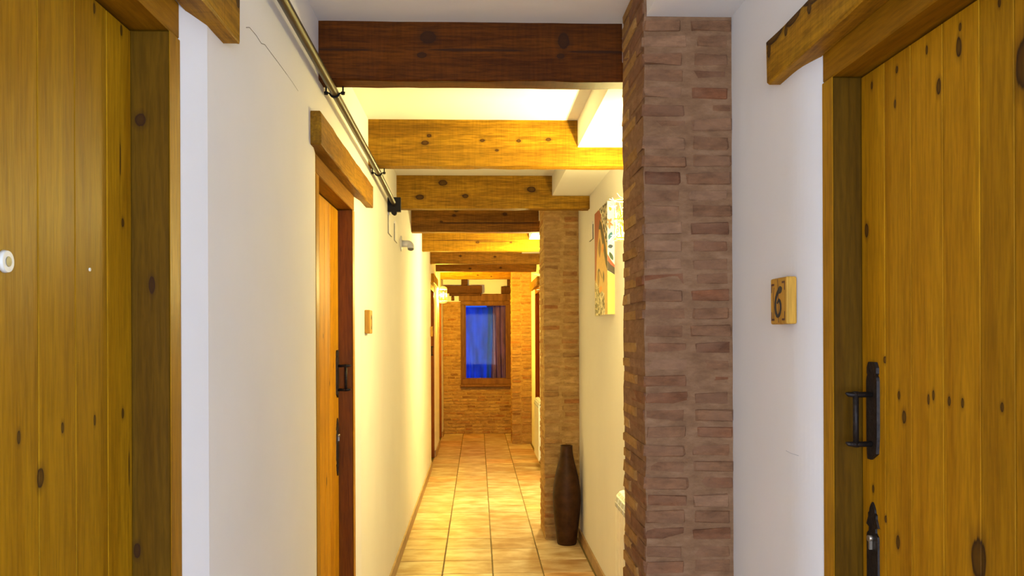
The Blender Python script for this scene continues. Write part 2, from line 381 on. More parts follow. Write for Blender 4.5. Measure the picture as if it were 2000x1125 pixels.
def tube(bm, pts, r, n=10, cap=True, mi=0):
    """round tube through points; r may be a list"""
    rings = []
    pts = [Vector(p) for p in pts]
    for i, p in enumerate(pts):
        d = (pts[min(i + 1, len(pts) - 1)] - pts[max(i - 1, 0)]).normalized()
        a = d.orthogonal().normalized() if i == 0 else (rings[-1][1] - d * rings[-1][1].dot(d)).normalized()
        b = d.cross(a); rr = r[i] if isinstance(r, (list, tuple)) else r
        rings.append(([bm.verts.new(p + (a * math.cos(2 * math.pi * k / n) + b * math.sin(2 * math.pi * k / n)) * rr) for k in range(n)], a))
    for i in range(len(rings) - 1):
        for k in range(n):
            f = bm.faces.new((rings[i][0][k], rings[i][0][(k + 1) % n], rings[i + 1][0][(k + 1) % n], rings[i + 1][0][k])); f.material_index = mi; f.smooth = True
    if cap:
        bm.faces.new(rings[0][0][::-1]).material_index = mi; bm.faces.new(rings[-1][0]).material_index = mi
def lathe(bm, prof, c, n=40):
    """revolve (radius, z) profile about a vertical axis at c"""
    rings = []
    for r, z in prof:
        rings.append([bm.verts.new((c[0] + r * math.cos(2 * math.pi * k / n), c[1] + r * math.sin(2 * math.pi * k / n), c[2] + z)) for k in range(n)])
    for i in range(len(rings) - 1):
        for k in range(n):
            f = bm.faces.new((rings[i][k], rings[i][(k + 1) % n], rings[i + 1][(k + 1) % n], rings[i + 1][k])); f.smooth = True
    bm.faces.new(rings[0][::-1]); bm.faces.new(rings[-1])
def loft_rail(path, w, z0, z1, side):
    """skirting: XY path, thickened by w towards `side` (+1 = +X)"""
    bm = bmesh.new()
    fr = [(x + side * w, y) for x, y in path]
    for i in range(len(path) - 1):
        q = [path[i], path[i + 1], fr[i + 1], fr[i]]
        prism(bm, q, z0, z1)
    bmesh.ops.remove_doubles(bm, verts=bm.verts[:], dist=1e-5)
    return fixn(bm)

# ------------------------------------------------------------------ setting
XL, XR = -0.55, 0.77
Y0, YE = -0.35, 13.86            # corridor runs from the added landing behind the camera to the end wall
ZC = 2.645                                   # ceiling
ZL = 2.19                                    # underside of the door lintels
# doors: side, opening from/to (outer edges of the wooden frame), front plane of the frame, plane of the leaf
DOORS = [
    dict(n=1, s=-1, a=0.74, b=1.700, fx=0.572, dx=0.640),
    dict(n=2, s=+1, a=1.00, b=1.955, fx=0.787, dx=0.848),
    dict(n=3, s=-1, a=3.050, b=3.995, fx=0.562, dx=0.626),
    dict(n=4, s=-1, a=10.30, b=11.20, fx=0.562, dx=0.626),
    dict(n=5, s=-1, a=12.45, b=13.40, fx=0.562, dx=0.626),
    dict(n=6, s=+1, a=10.95, b=11.90, fx=0.782, dx=0.846),
]
SPL = 0.10
def reveal(s, X, ys, d):
    f = s * (d['fx'] + 0.001)
    if d['n'] != 2: return [(f, ys), (X, ys + SPL)]
    o = []                                   # softly rounded plaster edge
    for k in range(9):
        t = k / 8; o.append((f + (X - f) * (1 - (1 - t) ** 2), ys + 0.16 * t))
    return o
def make_wall(name, s, X, ystart, yend):
    ds = [d for d in DOORS if d['s'] == s]
    bm = bmesh.new()
    y = ystart; prev = None
    back = s * (abs(X) + 0.25)
    for d in ds + [None]:
        e = d['a'] if d else yend
        poly = []
        ys = y
        if prev: poly += reveal(s, X, ys, prev)
        else: poly += [(X, ys)]
        if d: poly += [(X, e - SPL), (s * (d['fx'] + 0.001), e)]
        else: poly += [(X, e)]
        poly += [(back, e), (back, ys)]
        prism(bm, poly, 0, ZL)
        if d: y = d['b']; prev = d
    bx(bm, min(X, back), max(X, back), ystart, yend, ZL, ZC + 0.05)
    fixn(bm)
    return tag(obj(name, bm, 'plaster_wall'), kind='structure')
wl = make_wall('wall_left', -1, XL, Y0, YE)
wr = make_wall('wall_right', +1, XR, Y0, YE)
tag(wl, 'cream plastered corridor wall on the left'); tag(wr, 'cream plastered corridor wall on the right')
tag(obj('ceiling', box(-0.8, 1.02, Y0, YE + 0.2, ZC, ZC + 0.12), 'plaster_ceiling'), 'white plaster ceiling between the timber beams', kind='structure')
tag(obj('trim_1', box(0.512, XR + 0.03, Y0, YE, 2.508, ZC + 0.02), 'plaster_wall'), 'boxed plaster soffit along the top of the right wall', kind='structure')

# floor: slab with individual terracotta tiles
fl = tag(obj('floor', box(-0.80, 1.02, Y0, YE + 0.2, -0.1, -0.004), 'grout'), 'terracotta tiled corridor floor with olive grout', kind='structure')
tv = []
for k in range(4):
    bm = box(-0.1608, 0.1608, -0.1614, 0.1614, -0.012, 0.0, 0.0025)
    for v in bm.verts:
        v.co.x += random.uniform(-.001, .001); v.co.y += random.uniform(-.001, .001)
    me = bpy.data.meshes.new('tile'); bm.to_mesh(me); bm.free(); me.materials.append(MATS['terracotta_tile']); tv.append(me)
r = 0
yy = 5.684 + 0.165 - 0.33 * 18
while yy < YE + 0.1:
    for c in range(4):
        o = bpy.data.objects.new('tile', random.choice(tv))
        link(o, (-0.238 - 0.165 + 0.33 * c, yy, random.uniform(-0.0012, 0.0)), fl)
        o.rotation_euler.z = random.uniform(-.002, .002) + random.choice((0, math.pi))
    yy += 0.33

# skirtings
def skirt(name, s, X, ya, yb, pa=None, pb=None):
    path = []
    if pa: path += [(s * pa['fx'], ya), (X, ya + SPL)]
    else: path += [(X, ya)]
    if pb: path += [(X, yb - SPL), (s * pb['fx'], yb)]
    else: path += [(X, yb)]
    return tag(obj(name, loft_rail(path, 0.012, 0.0, 0.082, -s), 'skirting'), kind='structure')
D = {d['n']: d for d in DOORS}
tag(skirt('baseboard_left', -1, XL, 4.0, 10.29, D[3], D[4]), 'long terracotta skirting of left wall')
tag(skirt('baseboard_left', -1, XL, 1.71, 3.04, D[1], D[3]), 'terracotta skirting between the two nearest left doors')
tag(skirt('baseboard_left', -1, XL, 11.21, 12.44, D[4], D[5]), 'short terracotta skirting between the far left doors')
tag(skirt('baseboard_left', -1, XL, 13.41, YE, D[5], None), 'terracotta skirting stub by the end wall')
tag(skirt('baseboard_right', 1, XR, 3.0, 6.60), 'terracotta skirting under the painting, right wall')
tag(skirt('baseboard_right', 1, XR, 7.03, 10.94, None, D[6]), 'terracotta skirting behind the far radiator')
tag(skirt('baseboard_right', 1, XR, 1.965, 2.60, D[2], None), 'terracotta skirting beside door six')

# ------------------------------------------------------------------ unseen landing added behind the camera, widened so daylight reaches the walls
LX0, LX1, LY = -2.4, 2.62, -2.45
bm = bmesh.new()
bx(bm, LX0, LX1, LY - 0.25, LY, 0, 0.55); bx(bm, LX0, LX1, LY - 0.25, LY, 2.36, ZC + 0.12)
bx(bm, LX0, -1.80, LY - 0.25, LY, 0.55, 2.36); bx(bm, 2.02, LX1, LY - 0.25, LY, 0.55, 2.36)
tag(obj('wall_added_rear', bm, 'plaster_wall'), 'added unseen landing wall with a wide opening for daylight', kind='structure')
bm = bmesh.new(); bx(bm, LX0 - 0.2, LX0, LY - 0.25, Y0, 0, ZC + 0.12); bx(bm, LX0 - 0.2, XL - 0.25, Y0, Y0 + 0.2, 0, ZC + 0.12)
tag(obj('wall_added_landing_left', bm, 'plaster_wall'), 'left plastered wall of the added unseen landing', kind='structure')
bm = bmesh.new(); bx(bm, LX1, LX1 + 0.2, LY - 0.25, Y0, 0, ZC + 0.12); bx(bm, XR + 0.25, LX1 + 0.2, Y0, Y0 + 0.2, 0, ZC + 0.12)
tag(obj('wall_added_landing_right', bm, 'plaster_wall'), 'right plastered wall of the added unseen landing', kind='structure')
tag(obj('floor_added_landing', box(LX0, LX1, LY, Y0 - 0.001, -0.1, 0.0), 'skirting'), 'terracotta floor of the added unseen landing', kind='structure')
tag(obj('ceiling_added_landing', box(LX0, LX1, LY, Y0 - 0.001, ZC, ZC + 0.12), 'plaster_ceiling'), 'white ceiling of the added unseen landing', kind='structure')

# ------------------------------------------------------------------ brick pieces
def brick_variants(nm, mat):
    out = []
    for k in range(6):
        bm = box(-0.5, 0.5, -0.5, 0.5, -0.5, 0.5)
        bmesh.ops.bevel(bm, geom=bm.edges[:], offset=0.06, segments=1, affect='EDGES', clamp_overlap=True)
        for v in bm.verts:
            v.co.x += random.uniform(-.02, .02); v.co.y += random.uniform(-.02, .02); v.co.z += random.uniform(-.11, .11)
        me = bpy.data.meshes.new(nm); bm.to_mesh(me); bm.free(); me.materials.append(MATS[mat]); out.append(me)
    return out
BV = brick_variants('brick', 'brick'); BV_WARM = brick_variants('brick', 'brick_warm_lit')
def brick(parent, x0, x1, y0, y1, z0, z1, bv=None):
    o = bpy.data.objects.new('brick', random.choice(bv or BV))
    o.scale = (x1 - x0, y1 - y0, z1 - z0)
    o.rotation_euler = (random.uniform(-.006, .006), random.uniform(-.012, .012), 0)
    link(o, ((x0 + x1) / 2, (y0 + y1) / 2, (z0 + z1) / 2), parent)
def column(ya, yb, x0, label, bv=None, mo='mortar'):
    root = empty('brick_column', ((x0 + XR) / 2, (ya + yb) / 2, 0))
    tag(root, label, 'column', 'brick columns along the right wall')
    # mortar core with uneven faces
    bm = bmesh.new(); bx(bm, x0 + 0.003, XR + 0.02, ya + 0.003, yb, 0.0, ZC + 0.01)
    for i in range(1, 60):
        bmesh.ops.bisect_plane(bm, geom=bm.verts[:] + bm.edges[:] + bm.faces[:], plane_co=(0, 0, i * 0.0442), plane_no=(0, 0, 1))
    for v in bm.verts:
        if v.co.x < x0 + 0.02: v.co.x += random.uniform(-.004, .002)
        if v.co.y < ya + 0.02: v.co.y += random.uniform(-.002, .002)
    obj('mortar', fixn(bm), mo, root)
    P = 0.0512
    n = int(ZC / P) + 1
    for i in range(n):
        z0 = i * P + 0.008 + random.uniform(-.003, .003); z1 = z0 + random.uniform(0.030, 0.038)
        z1 = min(z1, ZC - 0.002)
        pr = lambda: random.uniform(-0.003, 0.0045)
        xm = x0 + 0.122 + random.uniform(-.012, .014)
        long_side = i % 2 == 0
        ym = ya + (0.245 if long_side else 0.118) + random.uniform(-.01, .01)
        brick(root, x0 - pr(), xm, ya - pr(), ym, z0, z1, bv)
        if ym + 0.014 < yb - 0.05:
            brick(root, x0 - pr(), x0 + 0.11, ym + random.uniform(.008, .018), yb - 0.002, z0 + random.uniform(-.002, .002), z1, bv or BV_WARM)  # warm-toned bricks put the golden light of the side face into colour
        if z1 < 2.52:
            dz = random.uniform(-.003, .003)
            brick(root, xm + random.uniform(.012, .034), XR - random.uniform(-.004, .014), ya - pr(), ya + 0.11, z0 + dz, z1 + dz, bv)
    return root
column(2.603, 2.985, 0.501, 'nearest brick column beside the numbered plaque')
column(6.610, 7.060, 0.503, 'middle brick column behind the dark vase', BV_WARM, 'mortar_warm_lit')
column(12.50, 12.95, 0.486, 'farthest brick column next to the blue window', BV_WARM, 'mortar_warm_lit')

# ------------------------------------------------------------------ end wall, brick with a window
ew = tag(obj('wall_end', box(-0.80, 1.02, YE + 0.008, YE + 0.19, 0, 0.74), 'mortar_warm_lit'), 'brick end wall around the blue window', kind='structure')
bm = bmesh.new()
bx(bm, -0.80, -0.27, YE + 0.008, YE + 0.19, 0.74, 2.16); bx(bm, 0.515, 1.02, YE + 0.008, YE + 0.19, 0.74, 2.16)
obj('mortar', bm, 'mortar_warm_lit', ew)
obj('plaster_band', box(-0.80, 1.02, YE + 0.004, YE + 0.19, 2.10, ZC + 0.05), 'plaster_wall', ew)
P = 0.0512
for i in range(41):
    z0 = i * P + 0.008 + random.uniform(-.003, .003); z1 = z0 + random.uniform(.030, .037)
    x = -0.56 - (0.06 if i % 2 else 0)
    lim = XR if z1 < 0.73 else -0.275
    while x < lim - 0.02:
        w = random.uniform(.105, .135) if random.random() < .7 else random.uniform(.2, .24)
        xe = min(x + w, lim)
        if xe - x > 0.03 and xe > XL: brick(ew, max(x, XL), xe, YE - random.uniform(-.003, .004), YE + 0.06, z0, z1, BV_WARM)
        x = xe + random.uniform(.01, .02)

win = empty('window_1', (0.12, YE, 0.74)); tag(win, 'dark wooden framed window glowing blue at corridor end', kind='structure')
wy = YE - 0.03
obj('frame_side', box(-0.272, -0.205, wy, YE + 0.10, 0.87, 2.05, 0.005), 'window_wood', win)
obj('frame_side', box(0.455, 0.520, wy, YE + 0.10, 0.87, 2.05, 0.005), 'window_wood', win)
obj('frame_head', box(-0.272, 0.520, wy, YE + 0.10, 2.05, 2.108, 0.005), 'window_wood', win)
obj('frame_bottom', box(-0.272, 0.520, wy, YE + 0.10, 0.785, 0.87, 0.005), 'window_wood', win)
obj('sill', box(-0.285, 0.525, wy - 0.035, YE + 0.10, 0.745, 0.785, 0.006), 'window_wood', win)
for a in ((-0.207, -0.190, 0.868, 2.052), (0.440, 0.457, 0.868, 2.052), (-0.190, 0.440, 0.868, 0.885), (-0.190, 0.440, 2.035, 2.052)):
    obj('sash_bar', box(a[0], a[1], wy + 0.025, wy + 0.065, a[2], a[3]), 'window_wood', win)
obj('pane', box(-0.195, 0.445, wy + 0.042, wy + 0.048, 0.88, 2.04), 'window_glass', win)
lt = tag(obj('window_lintel', timber(-0.30, 0.545, YE - 0.05, YE + 0.05, 2.108, 2.222, 'X', 0.002), 'window_wood'), 'brown lintel board right above the blue window', 'lintel')
tag(obj('wall_timber', timber(-0.545, 0.068, YE - 0.13, YE + 0.02, 2.232, 2.352, 'X', 0.003), 'dark_timber'), 'long dark timber on end wall above the window', 'timber')
tag(obj('wall_timber', timber(-0.452, 0.053, YE - 0.09, YE + 0.02, 2.190, 2.230, 'X', 0.003), 'dark_timber'), 'thin dark batten under the long end wall timber', 'timber')
tag(obj('wall_timber', timber(0.371, 0.60, YE - 0.13, YE + 0.02, 2.222, 2.336, 'X', 0.003), 'dark_timber'), 'short dark timber stub above the window by the far column', 'timber')
tag(obj('wall_post', timber(-0.261, -0.159, YE - 0.11, YE + 0.02, 2.354, ZC, 'Z', 0.002, n=4), 'dark_timber'), 'dark post standing on the long end wall timber', 'timber')
tag(obj('wall_post', timber(0.466, 0.56, YE - 0.11, YE + 0.02, 2.338, ZC, 'Z', 0.002, n=4), 'dark_timber'), 'dark post on the timber stub by the far column', 'timber')
tag(obj('timber_peg', timber(-0.42, -0.375, YE - 0.07, YE + 0.02, 2.115, 2.188, 'Z', 0.003, n=3), 'dark_timber'), 'dark wooden peg under the thin batten', 'timber')

# curtains hanging outside the end window
def curtain(name, x0, x1, y, z0, z1, folds, amp, mat, label):
    bm = bmesh.new(); nx, nz = 90, 8
    g = [[None] * (nz + 1) for _ in range(nx + 1)]
    for i in range(nx + 1):
        t = i / nx
        for j in range(nz + 1):
            s = j / nz
            g[i][j] = bm.verts.new((x0 + (x1 - x0) * t + 0.02 * math.sin(3 * s + 5 * t), y + amp * (0.4 + 0.6 * (1 - s)) * math.sin(folds * 2 * math.pi * t + 0.8 * math.sin(7 * t)), z0 + (z1 - z0) * s))
    for i in range(nx):
        for j in range(nz): bm.faces.new((g[i][j], g[i + 1][j], g[i + 1][j + 1], g[i][j + 1])).smooth = True
    o = obj(name, bm, mat)
    md = o.modifiers.new('thickness', 'SOLIDIFY'); md.thickness = 0.002
    return tag(o, label, 'curtain')
curtain('sheer_curtain', -0.45, 0.22, YE + 0.24, 0.5, 2.02, 7, 0.022, 'sheer_blue', 'blue lit sheer curtain behind the end window')
curtain('drape', 0.13, 0.62, YE + 0.30, 0.5, 2.5, 6, 0.03, 'drape_brown', 'purplish brown drape behind right half of the end window')

# ------------------------------------------------------------------ ceiling beams
BEAMS = [
    (3.050, 3.150, 2.440, 'nearest ceiling beam, darkest, with long cracks'),
    (4.420, 4.520, 2.412, 'second ceiling beam, brightly lit orange wood'),
    (5.950, 6.050, 2.420, 'third ceiling beam with large round knots'),
    (7.250, 7.350, 2.416, 'fourth ceiling beam right behind the vase column'),
    (8.640, 8.740, 2.393, 'fifth ceiling beam, bright yellow with hairline crack'),
    (10.10, 10.20, 2.388, 'sixth ceiling beam, reddish brown, halfway down the corridor'),
    (11.45, 11.55, 2.398, 'seventh ceiling beam, dark brown, before the lantern'),
    (12.85, 12.95, 2.393, 'farthest ceiling beam, bright yellow, by the lantern'),
]
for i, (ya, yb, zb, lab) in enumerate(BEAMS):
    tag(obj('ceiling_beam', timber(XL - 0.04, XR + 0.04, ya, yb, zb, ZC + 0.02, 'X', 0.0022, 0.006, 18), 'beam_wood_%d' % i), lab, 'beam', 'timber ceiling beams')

# ------------------------------------------------------------------ doors
def iron_pull(parent, s, dx, y, w=0.054):
    """forged plate with a pull bar, on a leaf whose face is at s*dx; s = side of the wall"""
    f = s * dx
    def X(p): return f - s * p                      # p = distance out of the leaf
    bm = bmesh.new()
    zt, zb = 1.487, 1.277
    prof = [(-.45, zt - .012), (-.3, zt), (.3, zt), (.45, zt - .012), (.45, zt - .024), (.38, zt - .028), (.45, zt - .032), (.5, zt - .04), (.5, zb + .03), (.42, zb), (.1, zb), (-.42, zb + .015), (-.5, zb + .05), (-.5, zt - .04), (-.45, zt - .032), (-.38, zt - .028), (-.45, zt - .024)]
    a = [bm.verts.new((X(0.0), y + p * w, z)) for p, z in prof]; b = [bm.verts.new((X(0.006), y + p * w * .92, z)) for p, z in prof]
    n = len(prof); bm.faces.new(a); bm.faces.new(b[::-1])
    for i in range(n): bm.faces.new((a[i], a[(i + 1) % n], b[(i + 1) % n], b[i]))
    pl = obj('handle_plate', fixn(bm), 'iron', parent)
    bm = bmesh.new()
    for z in (1.417, 1.311):
        tube(bm, [(X(0.0), y, z), (X(0.045), y, z), (X(0.056), y, z + 0.001), (X(0.062), y, z + 0.004)], [0.006, 0.006, 0.005, 0.002], 8)
    tube(bm, [(X(0.040), y, 1.305), (X(0.040), y, 1.424)], 0.0065, 8)
    obj('pull_bar', bm, 'iron', pl)
    # lock plate
    bm = bmesh.new()
    zt, zb = 1.186, 0.93; L = zt - zb
    half = [(0.0, 0), (.12, .02), (.26, .055), (.30, .085), (.42, .10), (.40, .13), (.62, .20), (.34, .215), (.36, .25), (.55, .275), (.58, .30), (.58, .70), (.55, .725), (.36, .75), (.34, .785), (.62, .80), (.40, .87), (.42, .90), (.30, .915), (.26, .945), (.12, .98), (0.0, 1.0)]
    ww = 0.052
    prof = [(p, zt - q * L) for p, q in half] + [(-p, zt - q * L) for p, q in half[-2:0:-1]]
    a = [bm.verts.new((X(0.0), y + .004 + p * ww * .9, z)) for p, z in prof]; b = [bm.verts.new((X(0.004), y + .004 + p * ww * .86, z)) for p, z in prof]
    n = len(prof); bm.faces.new(a); bm.faces.new(b[::-1])
    for i in range(n): bm.faces.new((a[i], a[(i + 1) % n], b[(i + 1) % n], b[i]))
    lp = obj('lock_plate', fixn(bm), 'iron', parent)
    bm = bmesh.new()
    tube(bm, [(X(0.0), y + .006, 1.108), (X(0.012), y + .006, 1.108)], 0.0068, 12)
    prism(bm, [(X(0.0), y + .003), (X(0.010), y + .003), (X(0.010), y + .009), (X(0.0), y + .009)], 1.084, 1.104)
    obj('lock_cylinder', fixn(bm), 'brass', lp)

def build_door(d, planks, leafmat, jambmat, handle_y, label, headmat='pine_head'):
    s, a, b, fx, dx = d['s'], d['a'], d['b'], d['fx'], d['dx']
    root = empty('door_%d' % d['n'], (s * fx, (a + b) / 2, 0)); tag(root, label, kind='structure')
    FW = 0.058
    def B(p0, p1, y0, y1, z0, z1, bev=0.003):
        x0, x1 = sorted((s * p0, s * p1)); return box(x0, x1, y0, y1, z0, z1, bev)
    zi = 2.117
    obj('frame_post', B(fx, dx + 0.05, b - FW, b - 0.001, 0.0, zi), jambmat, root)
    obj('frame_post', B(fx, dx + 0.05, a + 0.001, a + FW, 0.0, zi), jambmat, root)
    for q0, q1 in ((b - FW, b - 0.001), (a + 0.001, a + FW)):
        obj('frame_lit_face', B(fx - 0.0012, fx, q0, q1, 0.0, zi, 0.0004), 'pine_lit_face', root)  # thin lighter skin on the post, its lit face put into colour
    obj('frame_head', B(fx, dx + 0.05, a + 0.001, b - 0.001, zi + 0.0015, ZL - 0.001), headmat, root)
    obj('plank_gap_shade', B(dx + 0.020, dx + 0.049, a + FW - 0.004, b - FW + 0.004, 0.001, zi + 0.004, 0), 'gap_shade', root)  # near-black sheet behind the planks, shade of the joints as colour
    y = b - FW - 0.005
    edges = [y]
    for w in planks:
        y -= w; edges.append(max(y, a + FW + 0.003))
        if y < a + FW + 0.02: break
    while edges[-1] > a + FW + 0.03: edges.append(max(edges[-1] - 0.116, a + FW + 0.003))
    for hi, lo in zip(edges[:-1], edges[1:]):
        if hi - lo < 0.012: continue
        bmk = B(dx, dx + 0.030, lo + 0.0012, hi - 0.0012, 0.006, zi - 0.004, 0.0014)
        obj('plank', bmk, leafmat, root)
    if handle_y is not None: iron_pull(root, s, dx, handle_y)
    return root
build_door(D[2], [0.110, 0.110, 0.117, 0.117, 0.095], 'pine_door_right', 'pine_jamb_shaded', 1.834, 'knotty pine plank door beside the number six plaque')
d1 = build_door(D[1], [0.106, 0.12, 0.117, 0.117], 'pine_door_left', 'pine_jamb_shaded', None, 'nearest left pine plank door with peephole')
build_door(D[3], [0.115] * 7, 'pine_door_mid', 'pine_jamb_red', 3.885, 'orange pine door under the left lintel, midway wall')
build_door(D[4], [0.115] * 7, 'pine_door_mid', 'pine_jamb_red', 11.08, 'far left door before the glass lantern')
build_door(D[5], [0.115] * 7, 'pine_door_mid', 'pine_jamb_red', None, 'last left door beside the brick end wall')
build_door(D[6], [0.115] * 7, 'pine_door_mid', 'pine_jamb_red', None, 'far right door behind the radiator')
# peephole on the nearest left door
bm = bmesh.new(); tube(bm, [(-0.641, 1.203, 1.649), (-0.634, 1.203, 1.649)], [0.016, 0.0145], 24)
ph = obj('peephole', bm, 'peephole_white', d1)
bm = bmesh.new(); tube(bm, [(-0.640, 1.203, 1.649), (-0.6332, 1.203, 1.649)], 0.007, 16)
obj('lens', bm, 'peephole_glass', ph)
bm = bmesh.new(); tube(bm, [(-0.641, 1.462, 1.658), (-0.6385, 1.462, 1.658)], 0.003, 10)
obj('paint_fleck', bm, 'peephole_white', d1)

# lintels over the doors
def lintel(s, ya, yb, label, z1=2.292, proud=0.034):
    X = XL if s < 0 else XR
    f = X - s * proud; bk = X + s * 0.02
    tag(obj('door_lintel', timber(min(f, bk), max(f, bk), ya, yb, ZL - 0.007, z1, 'Y', 0.002, 0.005, 12), 'lintel_wood'), label, 'lintel', 'timber door lintels')
lintel(-1, 0.55, 1.918, 'lintel over the nearest left door with the peephole')
lintel(+1, 0.75, 2.188, 'weathered lintel over the door beside plaque six')
lintel(-1, 2.896, 4.336, 'lintel over the orange left door below the pipe')
lintel(-1, 10.28, 11.45, 'small lintel over the far left door by the lantern')
lintel(+1, 10.80, 12.29, 'far right lintel beside the fibre sconce')

# ------------------------------------------------------------------ number plaques
def plaque(s, ya, yb, zc, glyph, label, hh=0.0575):
    X = XL if s < 0 else XR
    f = X - s * 0.026
    root = empty('number_plaque', (X, (ya + yb) / 2, zc - hh)); tag(root, label, 'plaque', 'wooden room number plaques')
    obj('block', box(min(X, f), max(X, f), ya, yb, zc - hh, zc + hh, 0.004, 2), 'plaque_wood', root)
    def ribbon(pts, ws, nm, mat):
        """flat painted stroke on the face; pts in (p, z): p = 0..1 left to right as read, z relative"""
        bm = bmesh.new(); Lr = []
        W = yb - ya
        P = [Vector(((yb - p * W) if s > 0 else (ya + p * W), zc + z * hh)) for p, z in pts]
        for i, q in enumerate(P):
            d = (P[min(i + 1, len(P) - 1)] - P[max(i - 1, 0)]).normalized(); nn = Vector((-d.y, d.x)); w = ws[i] if isinstance(ws, list) else ws
            Lr.append([bm.verts.new((f - s * dz, (q + nn * w * e).x, (q + nn * w * e).y)) for dz in (0.0008,) for e in (-.5, .5)])
        for i in range(len(Lr) - 1): bm.faces.new((Lr[i][0], Lr[i + 1][0], Lr[i + 1][1], Lr[i][1]))
        o = obj(nm, fixn(bm), mat, root)
        md = o.modifiers.new('thickness', 'SOLIDIFY'); md.thickness = 0.0006; md.offset = 0
        return o
    if glyph == '6':
        pts = []; ws = []
        # flag and back stroke, then the bowl
        base = [(0.735, 0.53, .005), (0.69, 0.49, .015), (0.62, 0.47, .019), (0.53, 0.42, .013), (0.44, 0.30, .011), (0.37, 0.12, .0115), (0.335, -0.08, .012), (0.335, -0.28, .012), (0.36, -0.48, .012), (0.42, -0.62, .010), (0.49, -0.665, .008), (0.56, -0.62, .009), (0.625, -0.50, .0105), (0.66, -0.33, .011), (0.655, -0.15, .011), (0.61, -0.02, .010), (0.555, 0.03, .0085), (0.50, -0.02, .008), (0.44, -0.10, .004)]
        for p, z, w in base: pts.append((p, z)); ws.append(w)
        ribbon(pts, ws, 'digit_six', 'ink')
        for cx_, cz, sx, sz in ((.09, .72, 1, -1), (.90, .78, -1, -1), (.10, -.80, 1, 1), (.90, -.80, -1, 1)):
            ribbon([(cx_, cz + sz * .34), (cx_, cz)], .0028, 'corner_mark', 'burnt_line')
            ribbon([(cx_ - sx * .012, cz), (cx_ + sx * .16, cz)], .005, 'corner_mark', 'burnt_line')
        ribbon([(.48, 1 - .06), (.50, .5), (.52, 0), (.51, -.5), (.52, -.93)], .0016, 'wood_split', 'burnt_line')
        ribbon([(.26, .6), (.2, .2), (.25, -.3), (.22, -.8)], .0016, 'wood_split', 'burnt_line')
    elif glyph == 'stroke':
        ribbon([(.66, .55), (.55, .42), (.46, .22)], [.010, .012, .006], 'digit_stroke', 'ink')
        ribbon([(.66, .5), (.72, .1), (.70, -.3), (.60, -.42)], [.004, .004, .005, .005], 'digit_stroke', 'ink')
        ribbon([(.52, -.52), (.70, -.50)], [.014, .016], 'digit_stroke', 'ink')
    return root
plaque(+1, 2.072, 2.187, 1.545 + 0.085, '6', 'wooden plaque with black number six on the right wall')
plaque(-1, 4.250, 4.352, 1.545 + 0.074, 'stroke', 'wooden number plaque right of the orange left door')
plaque(-1, 10.08, 10.19, 1.545 + 0.060, None, 'small wooden plaque before the far left door')

# ------------------------------------------------------------------ pipe under the beams
root = empty('metal_pipe', (-0.49, 3.6, 2.30)); tag(root, 'dark metal pipe clamped beneath the beams along left wall', 'pipe')
def pp(y):
    K = [(0.0, 2.448), (2.31, 2.433), (3.10, 2.4205), (4.47, 2.393), (5.36, 2.357), (5.6, 2.347)]
    for (a, za), (b, zb) in zip(K[:-1], K[1:]):
        if y <= b: return (-0.509, y, za + (zb - za) * (y - a) / (b - a))
bm = bmesh.new(); tube(bm, [pp(y) for y in (0.3, 1.5, 2.31, 3.10, 3.8, 4.47, 5.0, 5.37)], 0.0145, 20); obj('tube', bm, 'pipe_metal', root)
for yc, zb in ((3.135, 2.440), (4.505, 2.412)):
    c = Vector(pp(yc)); bm = bmesh.new()
    tube(bm, [(c.x + 0.030, yc, zb + .002), (c.x + 0.030, yc, c.z - .002), (c.x + 0.018, yc, c.z - .003)] + [(c.x + .0175 * math.cos(t), yc, c.z + .0175 * math.sin(t)) for t in [-0.3 - k * (math.pi - .6) / 8 for k in range(9)]] + [(c.x - 0.018, yc, c.z - .003), (c.x - 0.030, yc, c.z - .002), (c.x - 0.030, yc, zb + .002)], 0.0032, 8)
    cl = obj('clamp', bm, 'clamp_black', root)
    for sgn in (-1, 1):
        bm = bmesh.new(); tube(bm, [(c.x + sgn * .030, yc, c.z - .008), (c.x + sgn * .030, yc, c.z + .002)], [.0065, .008], 10)
        obj('screw', bm, 'clamp_black', cl)
e = Vector(pp(5.36)); bm = bmesh.new()
bx(bm, XL + 0.001, -0.470, 5.345, 5.385, e.z - .045, e.z + .042)
br = obj('end_bracket', bm, 'clamp_black', root)
bm = bmesh.new(); tube(bm, [(e.x, 5.335, e.z - .052), (e.x, 5.39, e.z - .052)], [.017, .014], 12); obj('bolt', bm, 'clamp_black', br)

# ------------------------------------------------------------------ white elbow vent and cover plates
root = empty('vent_elbow', (XL, 6.27, 2.10)); tag(root, 'white plastic elbow vent on left wall below the beams', 'vent pipe')
zc = H + 0.668
bm = bmesh.new(); tube(bm, [(XL - .002, 6.27, zc), (XL + .006, 6.27, zc), (XL + .010, 6.27, zc)], [.056, .056, .046], 28); obj('flange', bm, 'white_plastic', root)
bm = bmesh.new()
path = [(XL + .008, 6.27, zc), (XL + .046, 6.27, zc)] + [(XL + .046 + .026 * math.sin(t), 6.27 - .016 * (1 - math.cos(t)), zc - .026 * (1 - math.cos(t))) for t in (.3, .6, .9, 1.2, 1.57)] + [(XL + .072, 6.246, zc - .040)]
tube(bm, path, .0245, 22); eb = obj('elbow_tube', bm, 'white_plastic', root)
bm = bmesh.new(); tube(bm, [(XL + .072, 6.250, zc - .034), (XL + .072, 6.2455, zc - .0407)], .020, 18); obj('opening', bm, 'bore_gap_shade', eb)  # dark disc on the capped end stands for shade inside the tube
